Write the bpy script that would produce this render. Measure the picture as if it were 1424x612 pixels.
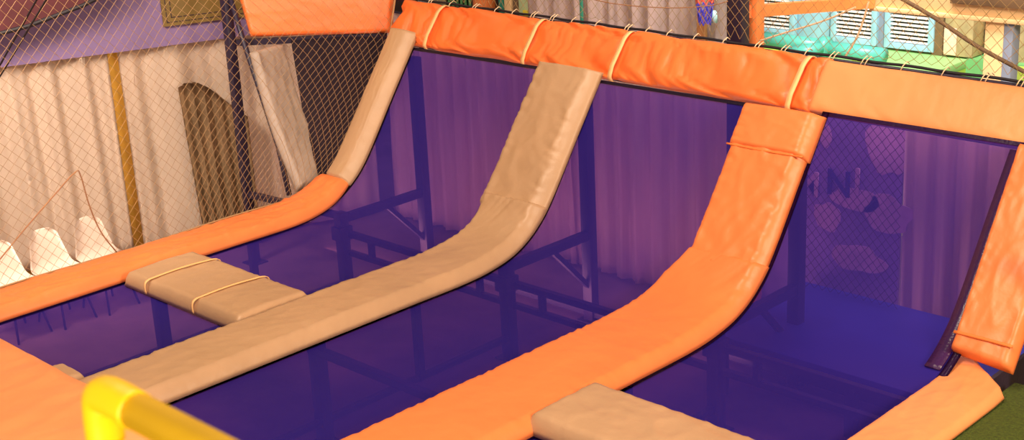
import bpy, bmesh, math, random
from mathutils import Vector, Matrix, noise
random.seed(7)
for o in list(bpy.data.objects): bpy.data.objects.remove(o)
C = bpy.context.scene.collection
S = bpy.context.scene

# ---------------- camera (solved from the photograph's vanishing points) ----------------
W, H, F = 1424.0, 612.0, 1915.0
def cdir(px, py): return Vector((px - W/2, -(py - H/2), -F)).normalized()
_Y = cdir(2700, -430); _X = -cdir(-1330, -228); _X = (_X - _X.dot(_Y)*_Y).normalized(); _Z = _X.cross(_Y)
R = Matrix((_X, _Y, _Z))
CAM = Vector((0, 0, 4.0))
cd = bpy.data.cameras.new('camera'); cam = bpy.data.objects.new('camera', cd); C.objects.link(cam)
cam.matrix_world = Matrix.Translation(CAM) @ R.to_4x4()
cd.sensor_width = 36; cd.lens = F/W*36; cd.clip_start = 0.05; cd.clip_end = 200
cd.dof.use_dof = True; cd.dof.focus_distance = 11.5; cd.dof.aperture_fstop = 5.6
S.camera = cam
def ray(px, py): return R @ Vector((px - W/2, -(py - H/2), -F))
def atx(px, py, x): r = ray(px, py); return CAM + r*((x - CAM.x)/r.x)
def aty(px, py, y): r = ray(px, py); return CAM + r*((y - CAM.y)/r.y)
def atz(px, py, z): r = ray(px, py); return CAM + r*((z - CAM.z)/r.z)

# ---------------- light ----------------
S.view_settings.view_transform = 'Standard'; S.view_settings.look = 'None'
S.view_settings.gamma = 1; S.view_settings.use_curve_mapping = False
S.view_settings.exposure = 0.12
w = bpy.data.worlds.new('world'); S.world = w; w.use_nodes = True
w.node_tree.nodes['Background'].inputs[0].default_value = (0.80, 0.60, 0.62, 1)
w.node_tree.nodes['Background'].inputs[1].default_value = 0.30
def area(name, loc, target, size, power, color, sy=None):
    l = bpy.data.lights.new(name, 'AREA'); l.size = size; l.energy = power; l.color = color
    if sy: l.shape = 'RECTANGLE'; l.size_y = sy
    o = bpy.data.objects.new(name, l); C.objects.link(o); o.location = loc
    o.rotation_euler = (Vector(target) - Vector(loc)).to_track_quat('-Z', 'Y').to_euler()
    return o
area('hall_light', (-4.5, 3.0, 8.0), (-7.5, 7, 0), 3.0, 670, (1.0, 0.78, 0.58))
area('side_light', (4.5, 6.5, 5.0), (-7, 7, 0.3), 2.2, 860, (1.0, 0.76, 0.54))
sl = area('seating_fill', (-10.9, 3.4, 4.4), (-13.2, 6.3, 0.0), 1.2, 140, (1.0, 0.82, 0.66)); sl.data.spread = math.radians(100)  # unseen fill added to brighten the left curtains and chairs
gl = area('far_side_fill', (-5.5, 9.7, 6.5), (-7.2, 13.2, 0.9), 2.0, 200, (1.0, 0.95, 0.86)); gl.data.spread = math.radians(85)  # unseen fill added to brighten the louvres and beam on the far side
area('curtain_fill', (-9.0, 8.62, -0.92), (-9.0, 9.95, 0.45), 5.4, 54, (1.0, 0.62, 0.50), 0.25)  # unseen fill added low behind the beds so the curtains show through
area('mat_fill', (-4.9, 9.42, 1.45), (-4.9, 9.45, -0.4), 2.4, 11, (1.0, 0.66, 0.66), 0.12)  # unseen fill added behind the roll for the blue mat and right curtain
area('rail_front_fill', (1.2, -1.6, 4.3), (-1.6, 0.8, 3.2), 0.8, 150, (1.0, 0.85, 0.6))  # unseen fill added near the camera to light the yellow railing
area('rail_low_fill', (-0.9, -1.4, 2.9), (-1.5, 0.8, 3.2), 0.6, 45, (1.0, 0.86, 0.6))  # second added fill, lifting the underside of the railing
area('corner_light', (-11.2, 7.4, 4.5), (-12.6, 8.2, 0.5), 0.8, 14, (1.0, 0.72, 0.45))

# ---------------- materials ----------------
def mat(name, col, rough=0.5, bump=0.0, bscale=20, var=0.0, vscale=4, metal=0.0, spec=0.5, coat=0.0, sheen=0.0, stretch=None):
    m = bpy.data.materials.new(name); m.use_nodes = True; nt = m.node_tree; b = nt.nodes['Principled BSDF']
    b.inputs['Base Color'].default_value = (*col, 1); b.inputs['Roughness'].default_value = rough
    b.inputs['Metallic'].default_value = metal; b.inputs['Specular IOR Level'].default_value = spec
    b.inputs['Coat Weight'].default_value = coat; b.inputs['Sheen Weight'].default_value = sheen
    tc = nt.nodes.new('ShaderNodeTexCoord'); mp = nt.nodes.new('ShaderNodeMapping')
    nt.links.new(tc.outputs['Object'], mp.inputs[0])
    if stretch: mp.inputs['Scale'].default_value = stretch
    if bump:
        n = nt.nodes.new('ShaderNodeTexNoise'); n.inputs['Scale'].default_value = bscale; n.inputs['Detail'].default_value = 5
        nt.links.new(mp.outputs[0], n.inputs['Vector'])
        bp = nt.nodes.new('ShaderNodeBump'); bp.inputs['Strength'].default_value = bump; bp.inputs['Distance'].default_value = 0.02
        nt.links.new(n.outputs['Fac'], bp.inputs['Height']); nt.links.new(bp.outputs[0], b.inputs['Normal'])
    if var:
        n2 = nt.nodes.new('ShaderNodeTexNoise'); n2.inputs['Scale'].default_value = vscale; n2.inputs['Detail'].default_value = 4
        nt.links.new(mp.outputs[0], n2.inputs['Vector'])
        cr = nt.nodes.new('ShaderNodeValToRGB')
        cr.color_ramp.elements[0].position = 0.3; cr.color_ramp.elements[1].position = 0.7
        cr.color_ramp.elements[0].color = (*[c*(1-var) for c in col], 1)
        cr.color_ramp.elements[1].color = (*[min(1, c*(1+var)) for c in col], 1)
        nt.links.new(n2.outputs['Fac'], cr.inputs[0]); nt.links.new(cr.outputs[0], b.inputs['Base Color'])
    return m
ORANGE = (0.90, 0.235, 0.060)
M = dict(
    orange=mat('orange_vinyl', ORANGE, 0.42, 0.25, 9, 0.06, 2),
    orange_deep=mat('deep_orange_vinyl', (0.93, 0.185, 0.035), 0.42, 0.25, 9, 0.06, 2),
    peach=mat('faded_orange_vinyl', (0.93, 0.335, 0.115), 0.45, 0.25, 8, 0.06, 2),
    tan=mat('tan_vinyl', (0.52, 0.315, 0.165), 0.42, 0.3, 9, 0.07, 2),
    grey=mat('grey_vinyl', (0.38, 0.29, 0.23), 0.5, 0.35, 12, 0.1, 4),
    steel=mat('dark_painted_steel', (0.018, 0.010, 0.030), 0.45, 0.1, 30),
    web=mat('dark_webbing', (0.020, 0.008, 0.030), 0.4, 0.2, 60),
    webp=mat('purple_webbing', (0.045, 0.010, 0.075), 0.25, 0.2, 60),
    strap=mat('yellow_strap', (0.95, 0.55, 0.22), 0.6),
    ostrap=mat('orange_strap', (0.88, 0.22, 0.04), 0.6),
    cord=mat('cord', (0.85, 0.62, 0.38), 0.8),
    net=mat('golden_net', (0.46, 0.27, 0.12), 0.8),
    net2=mat('tan_net', (0.42, 0.27, 0.10), 0.8),
    rope=mat('brown_rope', (0.42, 0.20, 0.09), 0.8),
    black=mat('black_rubber', (0.012, 0.008, 0.012), 0.6),
    yellow=mat('yellow_paint', (0.95, 0.57, 0.0), 0.42, 0.05, 30, 0.05, 6),
    curtain=mat('cream_curtain', (0.80, 0.66, 0.54), 0.85, 0.15, 8, 0.05, 3, stretch=(1, 1, .25)),
    curtainw=mat('white_curtain', (0.80, 0.62, 0.58), 0.85, 0.15, 8, 0.07, 5, stretch=(1, 1, .2)),
    cloth=mat('brown_shadow', (0.33, 0.21, 0.11), 0.9, 0.3, 12, 0.25, 5, stretch=(1, 1, .3)),  # brown that carries the shadow and dark folds of the left curtain
    gold=mat('gold_wall', (0.80, 0.48, 0.07), 0.8, 0.1, 10, 0.15, 4),
    lilac=mat('lilac_board', (0.19, 0.125, 0.27), 0.75, 0.08, 10, 0.12, 1.5),
    red=mat('dark_red_board', (0.075, 0.010, 0.016), 0.55, 0.1, 10, 0.15, 3),
    floor=mat('concrete_floor', (0.20, 0.12, 0.11), 0.75, 0.2, 12, 0.3, 1.5),
    chair=mat('white_plastic', (0.86, 0.72, 0.62), 0.4),
    sign=mat('brass_sign', (0.16, 0.10, 0.022), 0.5, 0.1, 12, 0.1, 6),
    ink=mat('dark_print', (0.04, 0.02, 0.02), 0.7),
    turf=mat('green_turf', (0.075, 0.115, 0.006), 0.95, 1.0, 90, 0.35, 50),
    wood=mat('brown_board', (0.42, 0.18, 0.06), 0.7, 0.1, 10, 0.1, 4),
    bluemat=mat('blue_vinyl', (0.03, 0.06, 0.50), 0.5, 0.15, 6, 0.1, 2),
    teal=mat('teal_pipe', (0.10, 0.48, 0.40), 0.35, 0.05, 10, 0.1, 5),
    tealpost=mat('teal_paint', (0.03, 0.25, 0.16), 0.5),
    ltblue=mat('light_blue_paint', (0.34, 0.60, 0.78), 0.5, 0.1, 10, 0.12, 6),
    slat=mat('white_slat', (0.86, 0.84, 0.82), 0.45),
    dark=mat('dark_void', (0.02, 0.018, 0.02), 0.9),
    green=mat('green_board', (0.33, 0.60, 0.22), 0.6, 0.05, 10, 0.08, 3),
    green2=mat('deep_green_board', (0.16, 0.45, 0.16), 0.6, 0.05, 10, 0.06, 3),
    lime=mat('lime_board', (0.45, 0.60, 0.08), 0.6, 0.05, 10, 0.08, 3),
    cream=mat('cream_beam', (0.95, 0.66, 0.33), 0.6, 0.05, 10, 0.06, 2),
    greyblue=mat('blue_grey_paint', (0.26, 0.31, 0.42), 0.6),
    osteel=mat('orange_steel', (0.90, 0.24, 0.06), 0.5, 0.1, 20, 0.1, 5),
    olive=mat('olive_box', (0.42, 0.33, 0.17), 0.6, 0.2, 30, 0.25, 8),
    pinkfoil=mat('pink_sheet', (0.90, 0.60, 0.45), 0.4, 0.5, 40, 0.15, 30),
    paleg=mat('pale_green_sheet', (0.50, 0.62, 0.32), 0.7, 0, 1, 0.1, 4),
    brown=mat('brown_panel', (0.20, 0.12, 0.06), 0.7, 0.1, 10, 0.2, 6),
    yel=mat('bright_yellow_panel', (0.85, 0.70, 0.05), 0.6),
    bluecord=mat('blue_cord', (0.05, 0.04, 0.50), 0.7),
    redcord=mat('red_cord', (0.75, 0.10, 0.06), 0.7),
    skyblue=mat('sky_blue_plastic', (0.45, 0.70, 0.75), 0.4),
    mural=mat('mural_blue', (0.30, 0.22, 0.50), 0.7, 0, 1, 0.3, 2),
    muralp=mat('mural_pink', (0.62, 0.42, 0.58), 0.7, 0, 1, 0.2, 5),
    navy=mat('navy_letter', (0.02, 0.015, 0.20), 0.7),
)
def mesh_fabric(name, col, tint, fac):
    m = bpy.data.materials.new(name); m.use_nodes = True; nt = m.node_tree; nt.nodes.clear()
    out = nt.nodes.new('ShaderNodeOutputMaterial'); mx = nt.nodes.new('ShaderNodeMixShader')
    tr = nt.nodes.new('ShaderNodeBsdfTransparent'); tr.inputs[0].default_value = (*tint, 1)
    b = nt.nodes.new('ShaderNodeBsdfPrincipled'); b.inputs['Base Color'].default_value = (*col, 1)
    b.inputs['Roughness'].default_value = 0.6; b.inputs['Specular IOR Level'].default_value = 0.12
    mx.inputs[0].default_value = fac
    nt.links.new(tr.outputs[0], mx.inputs[1]); nt.links.new(b.outputs[0], mx.inputs[2]); nt.links.new(mx.outputs[0], out.inputs[0])
    return m
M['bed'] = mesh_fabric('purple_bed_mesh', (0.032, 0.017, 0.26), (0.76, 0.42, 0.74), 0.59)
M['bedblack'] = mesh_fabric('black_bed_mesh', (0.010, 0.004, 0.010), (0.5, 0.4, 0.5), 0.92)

# ---------------- object helpers ----------------
def obj(name, bm, m, parent=None, smooth=True, sharp=None):
    bmesh.ops.recalc_face_normals(bm, faces=bm.faces)
    me = bpy.data.meshes.new(name); bm.to_mesh(me); bm.free()
    me.materials.append(M[m] if isinstance(m, str) else m)
    if smooth:
        me.polygons.foreach_set('use_smooth', [True]*len(me.polygons))
        if sharp: me.set_sharp_from_angle(angle=math.radians(sharp))
    o = bpy.data.objects.new(name, me); C.objects.link(o)
    if parent: o.parent = parent; o.matrix_parent_inverse = Matrix.Translation(-parent.location) if parent.type == 'EMPTY' else Matrix()
    return o
def tag(o, label, cat, group=None, kind=None):
    o['label'] = label; o['category'] = cat
    if group: o['group'] = group
    if kind: o['kind'] = kind
    return o
def thing(name, label, cat, loc=(0, 0, 0), group=None):
    o = bpy.data.objects.new(name, None); o.empty_display_size = 0.1; C.objects.link(o); o.location = loc
    return tag(o, label, cat, group)
def structure(o): o['kind'] = 'structure'; return o
def box(bm, x0, x1, y0, y1, z0, z1, bev=0.0):
    vs = [bm.verts.new((x, y, z)) for x in (x0, x1) for y in (y0, y1) for z in (z0, z1)]
    fs = [bm.faces.new([vs[i] for i in f]) for f in ((0, 1, 3, 2), (4, 6, 7, 5), (0, 4, 5, 1), (2, 3, 7, 6), (0, 2, 6, 4), (1, 5, 7, 3))]
    if bev:
        es = list({e for f in fs for e in f.edges})
        bmesh.ops.bevel(bm, geom=es, offset=bev, segments=2, profile=0.5, affect='EDGES')
    return vs
def tube(bm, pts, r, n=8, cap=True, flat=None):
    pts = [Vector(p) for p in pts]; rings = []; up = None
    for i, p in enumerate(pts):
        a = pts[max(0, i-1)]; b = pts[min(len(pts)-1, i+1)]; t = (b-a).normalized()
        if up is None:
            up = Vector((0, 0, 1)) if abs(t.z) < 0.9 else Vector((1, 0, 0))
        up = (up - up.dot(t)*t)
        if up.length < 1e-5: up = t.orthogonal()
        up.normalize(); s = t.cross(up); rr = r[i] if isinstance(r, (list, tuple)) else r
        rings.append([bm.verts.new(p + rr*(math.cos(2*math.pi*k/n)*s + math.sin(2*math.pi*k/n)*up*(flat or 1))) for k in range(n)])
    for A, B in zip(rings, rings[1:]):
        for k in range(n): bm.faces.new((A[k], A[(k+1) % n], B[(k+1) % n], B[k]))
    if cap: bm.faces.new(rings[0][::-1]); bm.faces.new(rings[-1])
def bar(bm, p, q, w, h=None, side=None):
    """square-section steel bar from p to q"""
    p = Vector(p); q = Vector(q); h = h or w; t = (q-p).normalized()
    s = Vector(side) if side else (Vector((1, 0, 0)) if abs(t.x) < 0.8 else Vector((0, 1, 0)))
    s = (s - s.dot(t)*t).normalized(); u = t.cross(s)
    A = [bm.verts.new(p + s*a*w/2 + u*b*h/2) for a, b in ((-1, -1), (1, -1), (1, 1), (-1, 1))]
    B = [bm.verts.new(q + s*a*w/2 + u*b*h/2) for a, b in ((-1, -1), (1, -1), (1, 1), (-1, 1))]
    for k in range(4): bm.faces.new((A[k], A[(k+1) % 4], B[(k+1) % 4], B[k]))
    bm.faces.new(A[::-1]); bm.faces.new(B)
def band(bm, pts, wd, w, th):
    """flat strap: rectangle swept along pts, wide along wd"""
    pts = [Vector(p) for p in pts]; wd = Vector(wd).normalized(); rings = []
    for i, p in enumerate(pts):
        t = (pts[min(len(pts)-1, i+1)] - pts[max(0, i-1)]).normalized(); n = t.cross(wd).normalized()
        rings.append([bm.verts.new(p + wd*a*w/2 + n*b*th/2) for a, b in ((-1, -1), (1, -1), (1, 1), (-1, 1))])
    for A, B in zip(rings, rings[1:]):
        for k in range(4): bm.faces.new((A[k], A[(k+1) % 4], B[(k+1) % 4], B[k]))
    bm.faces.new(rings[0][::-1]); bm.faces.new(rings[-1])
def prism(bm, pts, ext):
    """polygon pts (3-D, planar) extruded by vector ext"""
    a = [bm.verts.new(p) for p in pts]; b = [bm.verts.new(Vector(p) + Vector(ext)) for p in pts]; n = len(pts)
    bm.faces.new(a); bm.faces.new(b[::-1])
    for i in range(n): bm.faces.new((a[i], a[(i+1) % n], b[(i+1) % n], b[i]))
def catmull(P, n):
    P = [Vector(p) for p in P]; P = [2*P[0]-P[1]] + P + [2*P[-1]-P[-2]]; out = []
    for i in range(1, len(P)-2):
        for k in range(n):
            t = k/n; a, b, c, d = P[i-1:i+3]
            out.append(0.5*((2*b) + (c-a)*t + (2*a-5*b+4*c-d)*t*t + (3*b-a-3*c+d)*t**3))
    out.append(P[-2]); return out

# ---------------- the quarter-pipe profile shared by the trampolines ----------------
_raw = catmull([(0, y, z) for y, z in ((2.4, 0), (3.5, 0), (4.6, 0), (5.6, 0), (6.5, 0), (7.1, 0.0), (7.45, 0.03), (7.72, 0.10), (7.95, 0.235), (8.15, 0.44), (8.5, 0.93), (8.86, 1.43), (9.0, 1.63))], 24)
_cum = [0.0]
for a, b in zip(_raw, _raw[1:]): _cum.append(_cum[-1] + (b-a).length)
def prof(s):
    """arc length -> (point, tangent, normal)"""
    s = max(0, min(_cum[-1]-1e-4, s)); lo, hi = 0, len(_cum)-1
    while hi-lo > 1:
        m = (lo+hi)//2
        if _cum[m] <= s: lo = m
        else: hi = m
    t = (s-_cum[lo])/(_cum[hi]-_cum[lo]); p = _raw[lo].lerp(_raw[hi], t)
    i0 = max(0, lo-3); i1 = min(len(_raw)-1, lo+4); T = (_raw[i1]-_raw[i0]).normalized()
    return p, T, Vector((0, -T.z, T.y))
def s_of_y(y):
    for i in range(len(_raw)-1):
        if _raw[i+1].y >= y:
            return _cum[i] + (y-_raw[i].y)/(_raw[i+1].y-_raw[i].y)*(_cum[i+1]-_cum[i])
    return _cum[-1]

def crinkle(s, a, seed, amp, edge, fs=1.0):
    """fabric relief: broad rumples, and creases across the pad near its edges"""
    n1 = noise.noise(Vector((s*2.2, a*2.0, seed)))
    n2 = noise.noise(Vector((s*6+a*3, a*4-s*2, seed+9)))
    rg = 1-abs(noise.noise(Vector((s*11*fs + a*3, a*1.6, seed+20))))*2
    rg2 = 1-abs(noise.noise(Vector((s*5*fs - a*5, a*2.5 + s, seed+31))))*2
    e = max(0, abs(a-0.5)*2-0.35)/0.65
    c1 = max(0, 1-5.5*abs(noise.noise(Vector((s*2.6+a*1.6, a*2.0-s*1.4, seed+50)))))
    c2 = max(0, 1-5.0*abs(noise.noise(Vector((s*4.2-a*2.4, a*2.6+s*1.0, seed+70)))))
    cr = amp*(0.55*c1 + 0.45*c2)
    return cr + amp*(0.7*n1 + 0.35*n2 + 0.25*(rg2-0.6)) + edge*e*e*(rg-0.4)
def pad_mesh(frames, th, seed=0, amp=0.006, edge=0.008, na=22, slant=(0.0, 0.0), round_end=(0.05, 0.05), bulge=0.01, tuck=None, fs=1.0):
    """closed stuffed pad. frames: list of (L, R, N, s); L and R lie on the pad's underside"""
    bm = bmesh.new(); rings = []; s0 = frames[0][3]; s1 = frames[-1][3]
    sec = []   # (a, b): a across, b up
    for b in (0.0, 0.3, 0.62, 0.85): sec.append((0.0 + (0.0 if b < .8 else 0.012), b))
    for k in range(na+1):
        a = 0.03 + 0.94*k/na; sec.append((a, 1.0))
    for b in (0.85, 0.62, 0.3, 0.0): sec.append((1.0 - (0.0 if b < .8 else 0.012), b))
    for k in range(1, 6): sec.append((1-k/6, 0.0))
    for L, Rr, N, s in frames:
        ring = []; wv = Rr-L; wl = wv.length; wn = wv.normalized()
        e0 = (s-s0)/round_end[0] if round_end[0] else 1; e1 = (s1-s)/round_end[1] if round_end[1] else 1
        k = min(1, max(0, e0), max(0, e1)); k = math.sqrt(max(0, 1-(1-k)**2)); kk = 0.25+0.75*k
        for a, b in sec:
            p = L + wv*a
            inset = (slant[0]*b if a < 0.5 else -slant[1]*b)*(1 if (a < 0.1 or a > 0.9) else 0)
            if b == 1.0: inset = slant[0]*(1-a) - slant[1]*a
            p = p + wn*inset
            h = th*b*kk
            if b == 1.0: h += (bulge*math.sin(math.pi*a) + crinkle(s, a, seed, amp, edge, fs))*kk
            elif b > 0:
                o = (0.008*math.sin(math.pi*b) + 0.3*edge*(noise.noise(Vector((s*11*fs, b*2, seed+5)))))
                p = p + wn*(o if a > 0.5 else -o)
            if tuck: h += tuck(s, a)*b
            ring.append(bm.verts.new(p + N*h))
        rings.append(ring)
    n = len(rings[0])
    for A, B in zip(rings, rings[1:]):
        for k in range(n): bm.faces.new((A[k], A[(k+1) % n], B[(k+1) % n], B[k]))
    bm.faces.new(rings[0][::-1]); bm.faces.new(rings[-1])
    return bm
def rib_frames(xl, xr, y0, y1, lift=0.012, step=0.02, ds1=None):
    s0, s1 = s_of_y(y0), s_of_y(y1); n = max(4, int((s1-s0)/step)); out = []
    for i in range(n+1):
        s = s0+(s1-s0)*i/n; p, T, N = prof(s); f = i/n
        l = xl(f) if callable(xl) else xl; r = xr(f) if callable(xr) else xr
        q = p + N*lift
        out.append((Vector((l, q.y, q.z)), Vector((r, q.y, q.z)), N, s))
    return out
def line_frames(A, B, wdir, w, N, step=0.02):
    """pad running from A to B (left edge), width w along wdir"""
    A = Vector(A); B = Vector(B); wdir = Vector(wdir).normalized(); N = Vector(N).normalized(); L = (B-A).length; n = max(4, int(L/step))
    return [(A.lerp(B, i/n), A.lerp(B, i/n)+wdir*w, N, L*i/n) for i in range(n+1)]

# ================= SETTING =================
bm = bmesh.new(); box(bm, -22, 4, -3, 20, -1.10, -1.0); structure(obj('floor', bm, 'floor'))
LD = Vector((0.33, 0.944, 0)).normalized(); LN = Vector((LD.y, -LD.x, 0))     # left wall direction and its normal into the hall
LP = Vector((-13.4, 6.2, 0))
def lw(s, z, off=0.0): return LP + LD*s + LN*off + Vector((0, 0, z))
def lwbox(bm, s0, s1, z0, z1, o0, o1):
    prism(bm, [lw(s0, z0, o0), lw(s1, z0, o0), lw(s1, z1, o0), lw(s0, z1, o0)], LN*(o1-o0))
bm = bmesh.new(); lwbox(bm, -6, 3.85, -1, 5, -0.26, -0.12); structure(obj('wall_left', bm, 'gold'))
bm = bmesh.new(); box(bm, -22, 4, 17.2, 17.4, -1, 7); structure(obj('wall_back', bm, 'brown'))

def curtain_mesh(fn, length, z0, z1, amp=0.05, wl=0.28, seed=0, ntop=0.35, zn=16):
    """pleated cloth; fn(s, z, off) gives the point; thin but with two sides"""
    bm = bmesh.new(); ns = max(8, int(length/0.025)); rows = []
    for j in range(zn+1):
        z = z0+(z1-z0)*j/zn; row = []
        k = ntop + (1-ntop)*(1-j/zn)**0.6 if False else 1.0
        for i in range(ns+1):
            s = length*i/ns; ph = s/wl*2*math.pi + 2.2*noise.noise(Vector((s*1.3, seed, 0)))
            o = amp*(math.sin(ph) + 0.45*math.sin(2.3*ph+1.0+z*0.6) + 1.3*noise.noise(Vector((s*2.5, z*0.5, seed+3))))
            row.append(bm.verts.new(fn(s, z, o)))
        rows.append(row)
    for A, B in zip(rows, rows[1:]):
        for i in range(ns): bm.faces.new((A[i], A[i+1], B[i+1], B[i]))
    ex = bmesh.ops.solidify(bm, geom=bm.faces[:], thickness=0.004)
    return bm

# ================= STEEL FRAME UNDER THE BEDS =================
fr = thing('steel_scaffold', 'dark painted steel scaffold of posts and beams holding up the purple trampolines', 'scaffold', (-7.0, 8.0, -1.0))
ribs = ((-10.24, 1), (-7.98, 2), (-5.75, 3), (-3.68, 4))
for rx, k in ribs:
    for y, zt in ((8.95, 1.26), (7.86, -0.08), (5.78, -0.08), (3.4, -0.08)):
        bm = bmesh.new(); box(bm, rx-0.055, rx+0.055, y-0.05, y+0.05, -1.0, zt, 0.006)
        box(bm, rx-0.10, rx+0.10, y-0.10, y+0.10, -1.0, -0.985)
        obj('post', bm, 'steel', fr, sharp=30)
    # curved spine lying right under the pads
    bm = bmesh.new(); sp = [prof(s_of_y(2.5) + (s_of_y(8.72 if k < 4 else 7.55)-s_of_y(2.5))*i/80) for i in range(81)]
    band(bm, [Vector((rx, p.y, p.z)) - N*0.05 for p, T, N in sp], (1, 0, 0), 0.10, 0.06); obj('spine', bm, 'steel', fr, sharp=30)
    bm = bmesh.new(); bar(bm, (rx, 7.86, -0.15), (rx, 8.95, -0.15), 0.07, 0.08); obj('beam', bm, 'steel', fr, smooth=False)
    bm = bmesh.new(); bar(bm, (rx, 8.45, -0.17), (rx, 8.93, -0.66), 0.045); obj('brace', bm, 'steel', fr, smooth=False)
    bm = bmesh.new(); bar(bm, (rx, 3.4, -0.80), (rx, 7.86, -0.80), 0.05); obj('beam', bm, 'steel', fr, smooth=False)
    bm = bmesh.new(); box(bm, rx-0.03, rx+0.03, 6.77, 6.83, -0.82, -0.07); obj('strut', bm, 'steel', fr, smooth=False)
    bm = bmesh.new(); box(bm, rx-0.075, rx+0.075, 7.78, 7.94, -0.36, -0.22, 0.01); obj('bracket', bm, 'steel', fr, sharp=30)
for (a, _), (b, _) in zip(ribs, ribs[1:]):
    for y, z, ww in ((7.90, -0.30, 0.055), (7.90, -0.50, 0.05), (5.68, -0.13, 0.06), (8.95, -0.93, 0.05)):
        bm = bmesh.new(); bar(bm, (a+0.05, y, z), (b-0.05, y, z), ww); obj('cross_beam', bm, 'steel', fr, smooth=False)
    for t in (0.17, 0.83):
        x = a+(b-a)*t; bm = bmesh.new(); box(bm, x-0.025, x+0.025, 7.875, 7.925, -0.5, -0.3); obj('strut', bm, 'steel', fr, smooth=False)
bm = bmesh.new(); box(bm, -3.60, -3.57, 7.3, 8.6, -1.0, 0.06); obj('gap_blocker', bm, 'steel', fr, smooth=False)  # added dark plate that keeps the gap between the right pads dark
bm = bmesh.new(); tube(bm, [(-10.85, 9.03, 1.38), (-2.6, 9.03, 1.285)], 0.03, 10); obj('top_rail', bm, 'steel', fr)
bm = bmesh.new(); tube(bm, [(-10.85, 9.25, 1.745), (-2.6, 9.25, 1.65)], 0.014, 10); obj('top_rail', bm, 'steel', fr)
for x in (-10.85, -10.24, -7.98, -6.2, -5.6, -3.68):
    bm = bmesh.new(); bar(bm, (x, 9.05, 1.30), (x, 9.27, 1.66+.012*(-3.8-x)), 0.04); obj('rail_bracket', bm, 'steel', fr, smooth=False)

# corner bay at the left
bm = bmesh.new(); box(bm, -11.965, -11.875, 7.895, 7.985, -1.0, 1.98, 0.008)
box(bm, -12.02, -11.82, 7.84, 8.04, -1.0, -0.985)
obj('corner_post', bm, 'steel', fr, sharp=30)
bm = bmesh.new(); tube(bm, [(-11.86, 7.96, 1.86), (-11.72, 7.98, 1.38), (-11.16, 7.86, 0.45), (-10.86, 7.72, 0.02)], 0.028, 8); obj('corner_rail', bm, 'steel', fr)
bm = bmesh.new(); bar(bm, (-11.9, 7.94, -0.22), (-10.3, 7.90, -0.14), 0.06); obj('cross_beam', bm, 'steel', fr, smooth=False)
bm = bmesh.new(); bar(bm, (-11.55, 7.94, -0.55), (-11.15, 7.92, -0.20), 0.04); obj('brace', bm, 'steel', fr, smooth=False)
bm = bmesh.new(); bar(bm, (-11.95, 7.98, 1.90), (-10.88, 9.22, 1.90), 0.05); obj('corner_rail', bm, 'steel', fr, smooth=False)
bm = bmesh.new(); bar(bm, (-11.90, 8.00, 1.40), (-10.86, 9.06, 1.40), 0.06); obj('corner_rail', bm, 'steel', fr, smooth=False)
bm = bmesh.new(); bar(bm, (-10.86, 9.02, 1.36), (-10.86, 9.26, 1.84), 0.06); obj('corner_rail', bm, 'steel', fr, smooth=False)

# ================= TRAMPOLINE BEDS =================
def bed(label, x0, x1, y0, y1, bands=(0.05, 0.05), bandmat='web'):
    s0, s1 = s_of_y(y0), s_of_y(y1); n = int((s1-s0)/0.05)+2
    root = thing('trampoline_bed', label, 'trampoline', ((x0+x1)/2, (y0+y1)/2, -0.02), 'purple trampoline beds')
    def strip(a, b, th, lift, m, name, sa=s0, sb=s1):
        bm = bmesh.new(); rows = []
        nx = 2 if b-a < .3 else 12
        for i in range(n+1):
            p, T, N = prof(sa+(sb-sa)*i/n)
            rows.append([bm.verts.new(Vector((a+(b-a)*k/nx, p.y, p.z)) + N*lift) for k in range(nx+1)])
        for A, B in zip(rows, rows[1:]):
            for k in range(nx): bm.faces.new((A[k], A[k+1], B[k+1], B[k]))
        if th: bmesh.ops.solidify(bm, geom=bm.faces[:], thickness=th)
        return obj(name, bm, m, root)
    strip(x0, x1, 0, -0.012, 'bed', 'mesh_sheet')
    strip(x0-0.01, x0+bands[0], 0.008, -0.004, bandmat, 'edge_band'); strip(x1-bands[1], x1+0.01, 0.008, -0.004, bandmat, 'edge_band')
    strip(x0, x1, 0.008, -0.004, bandmat, 'edge_band', s0, s0+0.05); strip(x0, x1, 0.008, -0.004, bandmat, 'edge_band', s1-0.03, s1)
    return root
bed('short flat purple trampoline bed between the orange front mat and the strapped tan pad', -10.14, -8.26, 3.9, 5.60)
bed('purple mesh trampoline bed curving up behind the strapped tan pad, leftmost of the tall ones', -10.14, -8.26, 5.80, 8.835)
bed('long purple mesh trampoline bed between the long tan pad and the long orange pad', -7.72, -6.02, 3.9, 8.815)
bed('small corner of purple trampoline bed in front of the smooth tan pad, bottom edge', -5.50, -3.72, 4.2, 5.85)
bed('purple mesh trampoline bed with blue mat below it, rightmost of the tall ones', -5.46, -3.80, 6.05, 8.83, (0.05, 0.05), 'webp')
broad = [o for o in C.objects if o.name.startswith('trampoline_bed')][-1]
bm = bmesh.new(); pts = [prof(s_of_y(7.72)+(s_of_y(8.79)-s_of_y(7.72))*k/40) for k in range(41)]
band(bm, [Vector((-3.91, p.y, p.z)) + N*0.006 for p, T, N in pts], (1, 0, 0), 0.11, 0.012); obj('side_band', bm, 'webp', broad)
# dark corner bed at the left
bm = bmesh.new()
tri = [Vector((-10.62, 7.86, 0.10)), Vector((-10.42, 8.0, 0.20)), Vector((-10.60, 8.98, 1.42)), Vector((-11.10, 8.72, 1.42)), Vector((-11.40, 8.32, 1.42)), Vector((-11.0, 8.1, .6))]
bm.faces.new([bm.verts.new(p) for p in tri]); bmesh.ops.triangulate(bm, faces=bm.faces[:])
tag(obj('trampoline_bed', bm, 'bedblack', smooth=False), 'dark triangular trampoline bed in the left corner behind the netting', 'trampoline', 'purple trampoline beds')

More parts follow.
